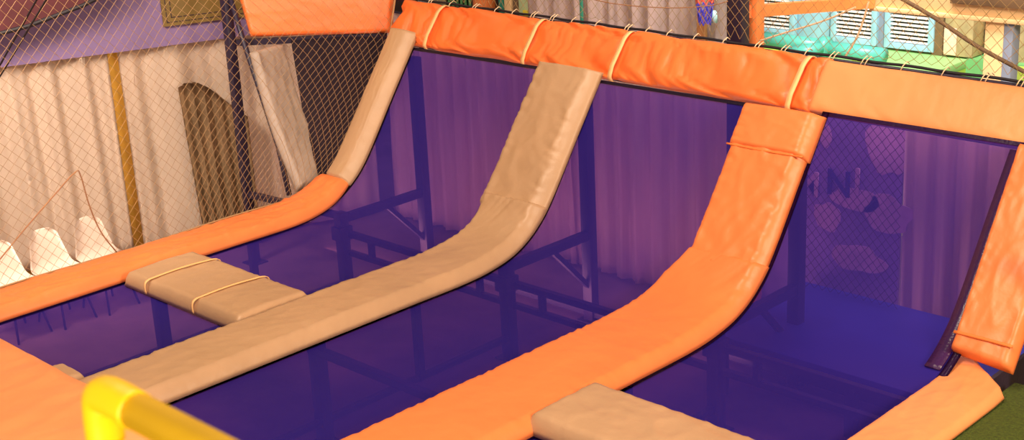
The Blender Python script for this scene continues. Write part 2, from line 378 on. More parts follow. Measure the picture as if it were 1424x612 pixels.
# ================= LONG PADS =================
def crease(sc, depth, wid):          # a fold across the pad at arc length sc
    return lambda s, a: -depth*math.exp(-((s-sc)/wid)**2)
def addpad(name, label, frames, m, group=None, **kw):
    o = obj(name, pad_mesh(frames, **kw), m); tag(o, label, 'pad', group); return o
G = 'padding strips between the trampolines'
def fan(s, a, s1, seed):   # puckers gathering toward the right edge of a fold
    d = s1-s
    if d > 0.5 or d < 0: return 0
    q = 1-abs(noise.noise(Vector((a*9+d*6, seed, 0))))*2
    return 0.024*q*(1-d/0.5)*(0.3+a)
sE = s_of_y(8.12)
tl = addpad('padding_strip', 'long tan padding strip lying flat from the yellow railing to the curved wall',
    rib_frames(lambda f: -8.31 if f < .93 else -8.31-0.06*(f-.93)/.07, -7.67, 3.85, 8.10), 'tan', G, th=0.115, seed=1, amp=0.0045, edge=0.011, slant=(0.03, 0.06),
    tuck=lambda s, a: fan(s, a, s_of_y(8.1), 3))
tu = addpad('padding_strip', 'tan padding strip climbing the curved purple wall, its square top under the orange roll',
    rib_frames(lambda f: -8.38+0.03*f, lambda f: -7.67+0.02*f, 8.00, 8.85), 'tan', G, th=0.10, seed=2, amp=0.011, edge=0.018, slant=(0.02, 0.10), fs=1.3, round_end=(0.03, 0.02))
ol = addpad('padding_strip', 'long orange padding strip lying flat across the middle, from bottom edge to the curve',
    rib_frames(lambda f: -6.21 if f < .93 else -6.21+0.10*(f-.93)/.07, -5.42, 3.6, 8.08), 'orange', G, th=0.105, seed=4, amp=0.004, edge=0.011, slant=(0.03, 0.05),
    tuck=lambda s, a: 0.6*fan(s, a, s_of_y(8.08), 8))
ou = addpad('padding_strip', 'orange padding strip climbing the curved wall, folded and belted at its top',
    rib_frames(lambda f: -6.10, lambda f: -5.43, 7.98, 8.74), 'orange', G, th=0.095, seed=5, amp=0.013, edge=0.018, slant=(0.02, 0.06), fs=1.2, round_end=(0.03, 0.03))
# the folded cap and belt of the orange wall pad
cap_fr = rib_frames(-6.12, -5.41, 8.58, 8.80, lift=0.004, step=0.012)
obj('folded_cap', pad_mesh(cap_fr, 0.125, seed=6, amp=0.008, edge=0.014, slant=(0.03, 0.05), round_end=(0.04, 0.04), bulge=0.012, fs=2.0), 'orange', ou)
bm = bmesh.new(); p, T, N = prof(s_of_y(8.585)); tube(bm, [Vector((-6.11+0.69*k/20, 0, 0)) + Vector((0, p.y, p.z)) + N*(0.113+0.012*math.sin(math.pi*k/20)) - T*0.01*math.sin(math.pi*k/20) for k in range(21)], 0.008, 8); obj('belt', bm, 'ostrap', ou)
el = addpad('padding_strip', 'orange padding strip along the foot of the netting, rounded end at the curve',
    rib_frames(lambda f: -10.50 if f < .9 else -10.50-0.0*(f-.9), lambda f: -10.02-0.10*max(0, (f-.8)/.2)**2, 3.85, 7.93), 'orange', G, th=0.10, seed=11, amp=0.012, edge=0.010, slant=(0.02, 0.05), round_end=(0.05, 0.16), fs=.8)
eu = addpad('padding_strip', 'tan padding strip climbing the curved wall at the corner beside the netting',
    rib_frames(-10.42, -10.09, 7.90, 8.92), 'tan', G, th=0.10, seed=12, amp=0.004, edge=0.006, slant=(0.02, 0.10), round_end=(0.03, 0.03))
fr_ = []
for i in range(190):
    t = i/189; yl = 4.2+(8.06-4.2)*t; yr_ = 4.2+(7.74-4.2)*t; zz = lambda y: 0.012+0.55*max(0, y-7.55)**2*.6
    fr_.append((Vector((-3.87, yl, zz(yl))), Vector((-3.42, yr_, zz(yr_))), Vector((0, 0, 1)), 3.8*t))
rl = addpad('padding_strip', 'flat orange padding strip beside the green turf, cut slanting at its far end', fr_, 'peach', G, th=0.06, seed=13, amp=0.007, edge=0.003, slant=(0.02, 0.03), round_end=(0.05, 0.03))
fr_ = []; T = Vector((0, 0.583, 0.812)); N = Vector((0, -0.812, 0.583))
for i in range(75):
    t = i/74; c = Vector((0, 8.15, 0.43)) + T*(-0.36+1.5*t) + N*0.035
    fr_.append((Vector((-3.86-.02*t, c.y, c.z)), Vector((-3.44, c.y-0.02, c.z-0.03)), N, 1.5*t))
ru = addpad('padding_strip', 'orange padding strip climbing the wall at the right edge of the view',
    fr_, 'orange', G, th=0.10, seed=14, amp=0.008, edge=0.013, slant=(0.01, 0.03), round_end=(0.04, 0.04), fs=1.1)
bm = bmesh.new(); c = Vector((0, 8.15, 0.43)) - T*0.24 + N*0.143
band(bm, [Vector((-3.86+0.40*k/12, c.y, c.z)) + N*(0.010*math.sin(math.pi*k/12)) for k in range(13)], T, 0.02, 0.01); obj('belt', bm, 'ostrap', ru)

# cross pads
def crosspad(name, label, x0, x1, y0, y1, z, m, th, seed, **kw):
    fr_ = line_frames((x0, y1, z), (x1, y1, z), (0, -1, 0), y1-y0, (0, 0, 1))
    return addpad(name, label, fr_, m, 'short pads across the trampolines', th=th, seed=seed, **kw)
cp = crosspad('cross_pad', 'short tan pad with two yellow straps crossing between the leftmost beds', -9.97, -8.34, 5.33, 6.03, 0.0, 'tan', 0.12, 21, amp=0.006, edge=0.004, slant=(0.02, 0.03), round_end=(0.04, 0.04))
for x in (-9.62, -8.93):
    bm = bmesh.new(); pts = []
    for t, h in ((5.315, 0.02), (5.312, 0.07), (5.325, 0.112), (5.36, 0.130)): pts.append((x+0.01, t, h))
    pts += [(x+0.01+0.02*k/10, 5.40+0.56*k/10, 0.1335+0.012*math.sin(math.pi*k/10)) for k in range(11)]
    pts += [(x+0.03, 6.03, 0.11), (x+0.03, 6.045, 0.03)]
    band(bm, catmull(pts, 3), (1, 0, 0), 0.026, 0.006); obj('strap', bm, 'strap', cp)
crosspad('cross_pad', 'smooth tan pad crossing from the long orange strip at the bottom edge', -5.50, -3.90, 5.50, 6.17, 0.012, 'tan', 0.125, 22, amp=0.010, edge=0.004, slant=(0.03, 0.04), round_end=(0.07, 0.05))
crosspad('cross_pad', 'tan pad tip poking out at the edge of the large orange front mat', -8.74, -8.40, 3.90, 4.11, 0.0, 'tan', 0.09, 23, amp=0.004, edge=0.003, slant=(0.02, 0.02))
# large front mat
fr_ = line_frames((-13.6, 4.01, 0.02), (-7.10, 4.01, 0.02), (0, -1, 0), 1.7, (0, 0, 1), 0.04)
fr_ = [(L + Vector((0, 0.02*noise.noise(Vector((s*2, 0, 0))), 0)), Rr, N, s) for L, Rr, N, s in fr_]
addpad('front_mat', 'large orange padded mat filling the bottom left corner behind the yellow railing', fr_, 'peach', th=0.16, seed=31, amp=0.014, edge=0.010, slant=(0.05, 0.03), round_end=(0.1, 0.14), bulge=0.03)

# grey pad in the corner bay
fl = [Vector((-11.40, 7.80, 1.38)), Vector((-10.66, 7.66, 0.10))]
frs = []
for i in range(50):
    t = i/49; a = fl[0].lerp(fl[1], t) + Vector((-0.05*math.sin(math.pi*t), 0, -0.06*math.sin(math.pi*t)))
    wd = Vector((-0.08, 0.44, 0.0)).lerp(Vector((-0.04, 0.46, 0.0)), t)
    T = (fl[1]-fl[0]).normalized(); N = wd.cross(T).normalized()
    if N.z < 0: N = -N
    frs.append((a+wd, a, N, 1.5*t) if False else (a, a+wd, N, 1.5*t))
addpad('corner_pad', 'grey crinkled pad leaning in the left corner behind the netting', frs, 'grey', th=0.09, seed=41, amp=0.010, edge=0.008, slant=(0.02, 0.04), fs=1.5)

# ================= TOP ROLLS =================
RT = Vector((0, 0.594, 0.804)); RN = Vector((0, -0.804, 0.594)); RB = Vector((0, 8.93, 1.285))
def TZ(x): return 0.012*(-3.8-x)      # the top edge climbs slightly towards the left
def roll_sec(n=36, h=0.46, d=0.13):
    pts = []
    for k in range(n):
        t = 2*math.pi*k/n; c, s = math.cos(t), math.sin(t)
        pts.append((h/2 + h/2*math.copysign(abs(c)**0.45, c), d/2 + d/2*math.copysign(abs(s)**0.5, s)))
    return pts
def roll_mesh(x0, x1, seed, amp, straps=(), endr=0.10, h=0.46, d=0.13):
    bm = bmesh.new(); rings = []; n = int((x1-x0)/0.02)
    for i in range(n+1):
        x = x0+(x1-x0)*i/n; ring = []
        k = min(1, (x-x0)/endr, (x1-x)/endr); k = math.sqrt(max(0, 1-(1-k)**2)); k = 0.55+0.45*k
        pin = max([math.exp(-((x-q)/0.06)**2) for q in straps] + [0])
        for a, b in roll_sec(h=h, d=d):
            front = max(0, b/d-0.2)
            rel = a/h
            v = rel*1.0 + x*0.62 + 0.25*noise.noise(Vector((x*1.1, rel, seed+2)))
            w1 = max(0, 1-abs(noise.noise(Vector((x*0.55, v*2.6, seed))))*4.5)**2
            w3 = max(0, 1-abs(noise.noise(Vector((x*0.9+4, v*5.5+3, seed+8))))*4.2)**2
            w2 = noise.noise(Vector((x*3, rel*3, seed+4)))
            off = amp*front*(-1.0*w1 - 0.55*w3 + 0.8*w2 + 0.3)
            bb = b*(1-0.22*pin)*k + off*(1-0.6*pin); aa = h/2+(a-h/2)*(1-0.05*pin) - 0.02*noise.noise(Vector((x*1.5, seed, 2)))*(1 if a < h/2 else .3)
            p = RB + RT*aa + RN*bb; ring.append(bm.verts.new((x, p.y, p.z+TZ(x))))
        rings.append(ring)
    m = len(rings[0])
    for A, B in zip(rings, rings[1:]):
        for j in range(m): bm.faces.new((A[j], A[(j+1) % m], B[(j+1) % m], B[j]))
    bm.faces.new(rings[0][::-1]); bm.faces.new(rings[-1])
    return bm
straps = [aty(px, py, 8.93).x for px, py in ((600, 30), (737, 55), (859, 72), (1108, 108))]
XS = aty(1130, 115, 8.9).x; XL = aty(545, 28, 8.95).x
r1 = obj('padded_roll', roll_mesh(XL, XS+0.02, 3, 0.062, straps), 'orange_deep')
tag(r1, 'long wrinkled orange padded roll tied with four straps along the top edge', 'pad', 'padded rolls on the top rail')
for q in straps:
    bm = bmesh.new(); pts = []
    for a, b in [(-.02, .0), (-.025, .06), (-.005, .115), (.05, .135)] + [(0.05+.34*k/8, .146) for k in range(1, 8)] + [(.40, .13), (.445, .10), (.46, .05), (.46, .0)]:
        p = RB + RT*a + RN*b; pts.append((q - 0.02 + 0.05*a, p.y, p.z+TZ(q)))
    band(bm, catmull(pts, 3), (1, 0, 0), 0.045, 0.006)
    obj('strap', bm, 'strap', r1)
r2 = obj('padded_roll', roll_mesh(XS-0.02, -2.4, 14, 0.008, (), 0.06, h=0.435, d=0.14), 'peach')
tag(r2, 'smooth light orange padded roll at the right end of the top edge', 'pad', 'padded rolls on the top rail')
# corner panel
A = Vector((-11.78, 8.10, 1.46)); B = Vector((-10.78, 9.16, 1.42)); up = Vector((-0.10, 0.10, 0.46))
frs = [(A.lerp(B, i/60)+up*(1), A.lerp(B, i/60), Vector((0.66, -0.66, 0.30)).normalized(), 1.35*i/60) for i in range(61)]
frs = [(L + (Vector((-0.08, -0.08, 0))*(1-s/1.35)) + (Vector((0.03, 0.03, 0.02))*(s/1.35)), Rr, N, s) for L, Rr, N, s in frs]
addpad('padded_roll', 'flat bright orange padded panel in the left corner behind the netting', frs, 'orange_deep', 'padded rolls on the top rail', th=0.09, seed=51, amp=0.006, edge=0.002)

# ================= NETS =================
def netmesh(fn, nu, nv, r, jit=0.06):
    """diamond netting: fn(u, v) maps knot indices to space"""
    bm = bmesh.new(); K = {}
    def k(i, j):
        if (i, j) not in K:
            K[(i, j)] = Vector(fn(i + random.uniform(-jit, jit), j + random.uniform(-jit, jit)))
        return K[(i, j)]
    for j in range(nv):
        for i in range(nu+1):
            if (i+j) % 2: continue
            for di in (-1, 1):
                if 0 <= i+di <= nu: tube(bm, [k(i, j), k(i+di, j+1)], r, 3, cap=False)
    return bm
def lnet(u, v):
    z = 0.10 + v*0.052; yend = 7.86 + max(0, min(1, (z-0.1)/1.35))*1.06 if z < 1.45 else 8.92 + (z-1.45)*0.30
    t = u/110; y = 3.3 + t*5.4
    if y > 6.4: y = 6.4 + (y-6.4)/(8.7-6.4)*(yend-6.4)
    x = -10.52 - 0.02*math.sin(y*3) - 0.05*max(0, z-1)*0.3
    if y > 8.0: x += 0.0
    return (x, y, z)
n1 = thing('safety_net', 'fine golden diamond netting hanging above the left orange edge strip', 'net', (-10.52, 6, 0.1))
obj('mesh_panel', netmesh(lnet, 110, 52, 0.0021), 'net', n1)
bm = bmesh.new(); tube(bm, [lnet(u, 0) for u in range(0, 111, 2)], 0.010, 5)
tube(bm, [lnet(110, v) for v in range(0, 53)], 0.010, 5); obj('border_rope', bm, 'net', n1)

def bnet(u, v):
    x = -10.8 + u*0.048; z = 1.71 + v*0.052
    return (x, 9.32 + 0.03*math.sin(x*1.7+z), z + 0.012*(-3.8-x) - 0.03*math.sin(x*2.1)*(v > 0.5))
n2 = thing('safety_net', 'wide mesh netting standing above the long orange rolls along the back', 'net', (-7, 9.28, 1.82))
obj('mesh_panel', netmesh(bnet, 173, 34, 0.0024), 'net2', n2)
bm = bmesh.new(); tube(bm, [(-10.8+0.1*k, 9.27, 1.688+0.012*(-3.8+10.8-.1*k)+0.004*math.sin(k)) for k in range(83)], 0.012, 6); obj('border_rope', bm, 'black', n2)
x = -10.6
while x < -2.8:
    for dx in ((0.0,) if random.random() < .6 else (0, 0.035)):
        bm = bmesh.new(); h = 0.012*(-3.8-x); tube(bm, [(x+dx-0.012, 9.22, 1.665+h), (x+dx, 9.235, 1.70+h), (x+dx+0.008, 9.28, 1.722+h), (x+dx+0.01, 9.31, 1.70+h)], 0.0045, 5)
        obj('tie', bm, 'cord', n2)
    x += random.uniform(0.22, 0.34)
# net hanging in front of the mural behind the right bed
XN0 = aty(1112, 300, 9.62).x; XN1 = aty(1253, 300, 9.62).x
def mnet(u, v): x = XN0 + u*(XN1-XN0)/24; z = -0.42 + v*0.045; return (x, 9.62+0.01*math.sin(x*4+z*3), z)
n3 = thing('safety_net', 'dark diamond netting seen through the rightmost purple bed', 'net', ((XN0+XN1)/2, 9.62, -0.42))
obj('mesh_panel', netmesh(mnet, 24, 44, 0.0028), 'black', n3)

# ================= BEHIND THE BEDS =================
def bc(label, x0, x1, y, z0, z1, m, seed, amp=.04, wl=.24, top=None):
    o = obj('curtain', curtain_mesh(lambda s, z, off: Vector((x0+s, y+off, z)), x1-x0, z0, z1, amp, wl, seed), m)
    bm = bmesh.new(); tube(bm, [(x0, y, z1+0.01), (x1, y, z1+0.01)], 0.012, 8); obj('curtain_rod', bm, 'steel', o)
    return tag(o, label, 'curtain', 'pleated curtains behind the trampolines')
bc('pleated white curtain seen through the leftmost tall purple bed', -11.9, -9.05, 9.95, -0.98, 1.42, 'curtainw', 1)
bc('pleated white curtain seen through the long middle purple bed', -9.1, -6.98, 9.95, -0.98, 1.42, 'curtainw', 2)
XM = aty(1252, 300, 9.9).x
bc('pleated white curtain seen through the right part of the rightmost bed', XM+0.02, -3.3, 9.90, -0.98, 1.42, 'curtainw', 3, wl=.2)
bm = bmesh.new(); box(bm, -6.2, -3.78, 8.35, 9.79, -0.58, -0.45, 0.02)
bmat = obj('blue_mat', bm, 'bluemat', sharp=40); tag(bmat, 'blue padded platform lying low behind the rightmost purple bed', 'mat')
for x in (-6.1, -4.9, -3.86):
    for y in (8.42, 9.72):
        bm = bmesh.new(); box(bm, x-0.04, x+0.04, y-0.04, y+0.04, -1.0, -0.58); obj('leg', bm, 'steel', bmat, smooth=False)
# mural board with lettering
bm = bmesh.new(); box(bm, -6.95, XM, 9.90, 9.93, -0.98, 1.45)
mu = tag(obj('mural_board', bm, 'mural', smooth=False), 'painted board with pale patches and big letters behind the dark netting', 'board')
def blob(cx, cz, rx, rz, m, seed, y=9.895):
    bm = bmesh.new(); pts = []
    for k in range(28):
        t = 2*math.pi*k/28; r = 1+0.35*noise.noise(Vector((math.cos(t)*1.5, math.sin(t)*1.5, seed)))
        pts.append(Vector((cx+rx*r*math.cos(t), y, cz+rz*r*math.sin(t))))
    prism(bm, pts, (0, -0.004, 0)); obj('painted_patch', bm, m, mu, smooth=False)
for i, (px, py, rx, rz, m) in enumerate(((1236, 200, .20, .26, 'muralp'), (1190, 278, .24, .10, 'muralp'), (1235, 300, .22, .16, 'muralp'), (1150, 300, .14, .12, 'muralp'), (1190, 360, .25, .13, 'muralp'), (1148, 190, .06, .10, 'muralp'))):
    q = aty(px, py, 9.89); blob(q.x, q.z, rx, rz, m, i)
def letter(ch, x, z, size, m, y, depth=0.006):
    c = bpy.data.curves.new('letter', 'FONT'); c.body = ch; c.size = size; c.extrude = depth; c.offset = 0.004
    o = bpy.data.objects.new('letter', c); C.objects.link(o); o.location = (x, y, z); o.rotation_euler = (math.pi/2, 0, 0)
    dg = bpy.context.evaluated_depsgraph_get(); me = bpy.data.meshes.new_from_object(o.evaluated_get(dg)); bpy.data.objects.remove(o)
    o = bpy.data.objects.new('letter', me); C.objects.link(o); o.matrix_world = Matrix.Translation((x, y, z)) @ Matrix.Rotation(math.pi/2, 4, 'X')
    me.materials.clear(); me.materials.append(M[m]); return o
for ch, px, mm in (('M', 1106, 'muralp'), ('N', 1148, 'navy'), ('I', 1186, 'muralp')):
    q = aty(px, 268, 9.885); o = letter(ch, q.x, q.z, 0.32, mm, 9.885); mw = o.matrix_world.copy(); o.parent = mu; o.matrix_world = mw

# ================= LEFT SIDE =================
def lc(label, s0, s1, z0, z1, m, seed, off=0.0, amp=.035, wl=.35, fn=None):
    o = obj('curtain', curtain_mesh(fn or (lambda s, z, o_: lw(s0+s, z, off+o_)), s1-s0, z0, z1, amp, wl, seed), m)
    return tag(o, label, 'curtain', 'curtains along the left wall')
# s at a photo column on the wall's own plane
lc('cream curtain behind the white chairs at the far left', -3.2, 1.02, -0.90, 1.315, 'curtain', 11)
lc('cream curtain between the yellow gap and the dark corner post', 1.13, 3.92, -0.95, 1.315, 'curtain', 12, amp=.028, wl=.5)
lc('dark brown panel standing in for shadow on the cream curtain by the corner post', 1.55, 2.65, -0.98, 0.90, 'cloth', 13, off=0.22, amp=.03, wl=.2,
   fn=lambda s, z, o_: lw(1.66+s*0.66 + max(0, 0.9-z)*0.05*(1.1-s), z - max(0, z+.2)*0.30*s*s + 0.05*math.sin(s*5)*(z > .8), 0.22+o_))  # sheet shaped and coloured as the shaded part of the curtain
bm = bmesh.new(); lwbox(bm, -4, 3.9, 1.32, 1.95, 0.0, 0.06)
v = tag(obj('valance_board', bm, 'lilac', smooth=False), 'pale purple board running above the cream curtains', 'board')
bm = bmesh.new(); prism(bm, [lw(-4, 1.40, 0.06), lw(-0.3, 1.68, 0.06), lw(0.25, 1.76, .06), lw(0.8, 1.90, .06), lw(1.2, 2.05, 0.06), lw(1.2, 2.9, 0.06), lw(-4, 2.9, 0.06)], LN*0.30)
rd = tag(obj('awning_board', bm, 'red', smooth=False), 'dark red rounded board above the purple board, top left corner', 'board')
bm = bmesh.new(); tube(bm, [lw(-4, 1.39, 0.36), lw(-0.3, 1.67, 0.36), lw(0.25, 1.75, .36), lw(0.8, 1.89, .36), lw(1.2, 2.04, 0.36)], 0.022, 8); obj('edge_trim', bm, 'black', rd)
# brass sign
sg0, sg1, sgz = 1.63, 2.62, 1.53
bm = bmesh.new(); lwbox(bm, sg0, sg1, sgz, 2.15, 0.065, 0.095)
sg = tag(obj('wall_sign', bm, 'sign', smooth=False), 'gold sign plate with a dark dashed border hung beside the corner post', 'sign')
for off in (0.035, 0.085):
    bm = bmesh.new(); s = sg0+off
    while s < sg1-off:
        lwbox(bm, s, min(s+0.05, sg1-off), sgz+off, sgz+off+0.010, 0.096, 0.099); s += 0.066
    z = sgz+off
    while z < 2.12:
        lwbox(bm, sg0+off, sg0+off+0.010, z, z+0.05, 0.096, 0.099); z += 0.066
    obj('printed_border', bm, 'ink', sg, smooth=False)
for s, h in ((1.93, .1), (1.98, .1), (2.02, .04), (2.07, .1), (2.13, .1), (2.17, .1), (2.25, .1), (2.31, .1)):
    bm = bmesh.new(); lwbox(bm, s, s+0.022, 1.79, 1.79+h, 0.096, 0.099); obj('printed_stroke', bm, 'ink', sg, smooth=False)
# chairs
def make_chair(label):
    root = thing('plastic_chair', label, 'chair', (0, 0, 0), 'white shell chairs behind the netting')
    prof_ = catmull([(-.20, 0, .80), (-.175, 0, .72), (-.15, 0, .60), (-.12, 0, .50), (-.05, 0, .445), (.06, 0, .435), (.17, 0, .445), (.25, 0, .44), (.28, 0, .41)], 5)
    bm = bmesh.new(); rows = []; n = len(prof_)
    for i, p in enumerate(prof_):
        f = i/(n-1)
        g_ = min(1, f/.45); hw = 0.145 + 0.075*g_*g_*(3-2*g_)
        if f < 0.12: hw *= 1-0.42*(1-f/.12)**2.5
        if f > .93: hw *= math.sqrt(max(.4, 1-((f-.93)/.07)**2))
        row = []
        for k in range(13):
            a = k/12*2-1; e = abs(a)**3
            g2 = max(0, min(1, (f-.25)/.3)); g2 = g2*g2*(3-2*g2); lipx = 0.045*e*(1-g2); lipz = 0.03*e*g2
            row.append(bm.verts.new((p.x+lipx, a*hw, p.z+lipz)))
        rows.append(row)
    for A_, B_ in zip(rows, rows[1:]):
        for k in range(12): bm.faces.new((A_[k], A_[k+1], B_[k+1], B_[k]))
    bmesh.ops.solidify(bm, geom=bm.faces[:], thickness=0.006)
    obj('shell', bm, 'chair', root)
    for sx, sy in ((-.12, -.13), (-.12, .13), (.17, -.13), (.17, .13)):
        bm = bmesh.new(); tube(bm, [(sx*.7, sy*.8, .432), (sx*1.3, sy*1.35, 0.0)], 0.011, 8); obj('leg', bm, 'steel', root)
    return root
c0 = make_chair('white plastic shell chair beside the yellow gap in the curtains, rightmost of three')
def copy_tree(o, label):
    r = o.copy(); C.objects.link(r); r['label'] = label
    for ch in o.children:
        c = ch.copy(); C.objects.link(c); c.parent = r
    return r
c1 = copy_tree(c0, 'white plastic shell chair standing in the middle of the three behind the netting')
c2 = copy_tree(c0, 'white plastic shell chair cut by the left edge of the view')
for c, (cx, cy) in ((c0, (-12.10, 6.27)), (c1, (-12.12, 5.80)), (c2, (-12.14, 5.33))):
    c.location = (cx, cy, -1.0); c.rotation_euler = (0, 0, math.radians(8)); c.scale = (1.12, 1.05, 1.12)

# loose cords on the left
def cordobj(name, label, pts, r, m, cat='cord', n=6):
    bm = bmesh.new(); tube(bm, catmull(pts, 6), r, n); return tag(obj(name, bm, m), label, cat)
P = lambda px, py, x=-10.60: atx(px, py, x)
cordobj('hanging_cord', 'thin brown cord looped on the netting above the white chairs', [P(-20, 385), P(35, 318), P(75, 272), P(104, 240), P(112, 244), P(124, 285), P(140, 322), P(163, 352)], 0.006, 'rope')
for k, (a, b, lab) in enumerate((((62, -20), (-10, 108), 'lower'), ((76, -20), (6, 96), 'upper'))):
    p, q = aty(*a, 5.2), aty(*b, 5.0)
    cordobj('black_cable', f'black cable slanting down in the top left corner, {lab} of two', [p + (p-q)*3, p, q, q+(q-p)*3], 0.008, 'black', 'cable')

# ================= RIGHT SIDE =================
bm = bmesh.new(); box(bm, -3.50, 1.0, 3.0, 8.06, -1.0, 0.0, 0.01)
tag(obj('turf_platform', bm, 'turf', sharp=30), 'green artificial turf platform in the bottom right corner', 'platform')
bm = bmesh.new(); box(bm, -3.39, -2.2, 8.10, 8.16, -1.0, 0.95, 0.008)
tag(obj('side_board', bm, 'wood', sharp=30), 'brown board standing beyond the green turf at the right edge', 'board')

# ================= FAR SIDE OF THE HALL =================
def pbox(bm, px0, py0, px1, py1, y, depth):
    """upright board facing the hall: its lower-left and upper-right corners as seen, at distance y"""
    a = aty(px0, py1, y); b = aty(px1, py0, y); z0 = min(a.z, b.z); z1 = max(a.z, b.z)
    return box(bm, a.x, b.x, y, y+depth, z0, z1)
def fbox(x0, x1, y0, y1, z0, z1, name, m, label, cat, group=None, bev=0.01):
    bm = bmesh.new(); box(bm, x0, x1, y0, y1, z0, z1, bev); return tag(obj(name, bm, m, sharp=30), label, cat, group)
# posts right behind the roll
def X(px, py, y): return aty(px, py, y).x
def Z(px, py, y): return aty(px, py, y).z
bp = fbox(X(1010, 50, 9.5), X(1031, 50, 9.5), 9.5, 9.62, -1, 4.2, 'steel_post', 'steel', 'dark purple steel post rising behind the roll beside the orange post', 'post')
op = fbox(X(1034, 50, 9.7), X(1052, 50, 9.7), 9.7, 9.82, -1, 4.2, 'steel_post', 'osteel', 'orange steel post rising behind the roll beside the dark post', 'post')
a = aty(1036, 16, 9.68); b = aty(1212, 3, 11.0)
bm = bmesh.new(); bar(bm, a, b, 0.09, 0.10); obj('beam', bm, 'osteel', op, smooth=False)
# cream frame of the far structure
y = 11.0
cb = thing('portal_frame', 'cream painted steel beam and column above the green ledge at right', 'frame', (X(1378, 110, 11.2), 11.2, -1))
bm = bmesh.new(); box(bm, X(1210, 10, y), 0.5, y, y+0.18, Z(1300, 23, y)+0.04, Z(1300, 23, y)+0.50, 0.01); obj('beam', bm, 'cream', cb, sharp=30)
bm = bmesh.new(); box(bm, X(1210, 10, y), 0.5, y-0.02, y+0.20, Z(1300, 23, y), Z(1300, 23, y)+0.04, 0.004); obj('flange', bm, 'cream', cb, sharp=30)
bm = bmesh.new(); box(bm, X(1366, 80, y), X(1392, 80, y), y+0.02, y+0.16, -1, Z(1300, 23, y), 0.006); obj('column', bm, 'cream', cb, sharp=30)
bm = bmesh.new(); box(bm, X(1392, 80, y), X(1405, 80, y), y+0.02, y+0.16, -1, Z(1300, 23, y), 0.006); obj('column_side', bm, 'greyblue', cb, sharp=30)
bm = bmesh.new(); box(bm, X(1325, 0, y), 0.5, y-0.05, y, Z(1424, 12, y), Z(1424, -14, y), .004); obj('cover_strip', bm, 'brown', cb, sharp=30)
# green ledge and walls
YB = 14.0; zl = Z(1200, 66, YB)
lg = thing('green_ledge', 'green painted ledge below the louvred panels', 'ledge', (-7.5, 13.3, -1))
bm = bmesh.new(); box(bm, X(1040, 60, YB)-0.1, X(1345, 80, YB), 12.4, YB+0.9, zl-0.10, zl, 0.01); obj('ledge_top', bm, 'green', lg, sharp=30)
bm = bmesh.new(); box(bm, X(1040, 60, YB)-0.1, X(1345, 80, YB), 12.44, YB+0.9, -1, zl-0.10); obj('ledge_front', bm, 'lime', lg, smooth=False)
bm = bmesh.new(); box(bm, X(1345, 80, YB), 1.0, YB-0.02, YB+0.9, -1, Z(1350, 82, YB)); obj('side_wall', bm, 'green2', lg, smooth=False)
bm = bmesh.new(); box(bm, X(1405, 100, 12.5), 1.0, 12.5, 12.6, -1, Z(1415, 95, 12.5)); obj('front_wall', bm, 'lime', lg, smooth=False)
# louvred panels
def louver(px0, px1, py_top, py_bot, label):
    x0, x1 = X(px0, py_bot, YB), X(px1, py_bot, YB); z0, z1 = zl+0.03, zl+1.35
    t = thing('louvre_panel', label, 'louvre', ((x0+x1)/2, YB, zl), 'louvred vent panels')
    bm = bmesh.new(); f = 0.07
    box(bm, x0, x0+f, YB, YB+0.08, z0, z1, .005); box(bm, x1-f, x1, YB, YB+0.08, z0, z1, .005)
    box(bm, x0+f, x1-f, YB, YB+0.08, z0, z0+f, .005); box(bm, x0+f, x1-f, YB, YB+0.08, z1-f, z1, .005); obj('frame', bm, 'ltblue', t, sharp=30)
    bm = bmesh.new(); box(bm, x0+f, x1-f, YB+0.075, YB+0.10, z0+f, z1-f); obj('backing', bm, 'dark', t, smooth=False)
    bm = bmesh.new(); z = z0+f+0.01
    while z < z1-f-0.03:
        prism(bm, [Vector((x0+f, YB+0.01, z)), Vector((x0+f, YB+0.04, z+0.020)), Vector((x0+f, YB+0.044, z+0.015)), Vector((x0+f, YB+0.014, z-0.004))], (x1-x0-2*f, 0, 0)); z += 0.047
    obj('slats', bm, 'slat', t, smooth=False)
louver(1046, 1104, 0, 44, 'white slatted vent panel beside the orange post')
louver(1154, 1218, 0, 58, 'white slatted vent panel in the middle, above the teal pipe')
louver(1228, 1297, 0, 74, 'white slatted vent panel below the cream beam, rightmost')
fbox(X(1105, 50, YB+.1), X(1153, 50, YB+.1), YB+.1, YB+.2, zl, zl+1.4, 'wall_panel', 'ltblue', 'pale blue panel between the two left slatted vents', 'panel')
fbox(X(1218, 60, YB+.05), X(1228, 60, YB+.05), YB+.05, YB+.2, zl, zl+1.4, 'wall_panel', 'greyblue', 'narrow blue grey strip between the two right slatted vents', 'panel')
cab = fbox(X(1312, 70, YB), X(1352, 70, YB), YB, YB+.5, zl+0.02, zl+1.3, 'metal_cabinet', 'olive', 'olive metal cabinet with a shiny lower panel on the green ledge', 'cabinet')
bm = bmesh.new(); box(bm, X(1310, 70, YB)+0.02, X(1330, 70, YB), YB-0.015, YB, zl+0.03, zl+0.33, .004); obj('lower_panel', bm, 'pinkfoil', cab, sharp=30)
fbox(X(1297, 70, YB), X(1309, 70, YB), YB+.02, YB+.3, zl+0.0, zl+1.3, 'door_jamb', 'brown', 'brown upright board between slatted vent and olive cabinet', 'board')
dv = fbox(X(1353, 80, YB), X(1366, 80, YB)+0.6, YB+.25, YB+.3, zl-0.05, zl+1.3, 'vent_grille', 'dark', 'dark grille with yellow slats behind the cream column', 'grille')
bm = bmesh.new(); z = zl
while z < zl+0.5:
    box(bm, X(1353, 80, YB)+0.02, X(1366, 80, YB)+0.4, YB+.22, YB+.25, z, z+0.02); z += 0.055
obj('slats', bm, 'cream', dv, smooth=False)
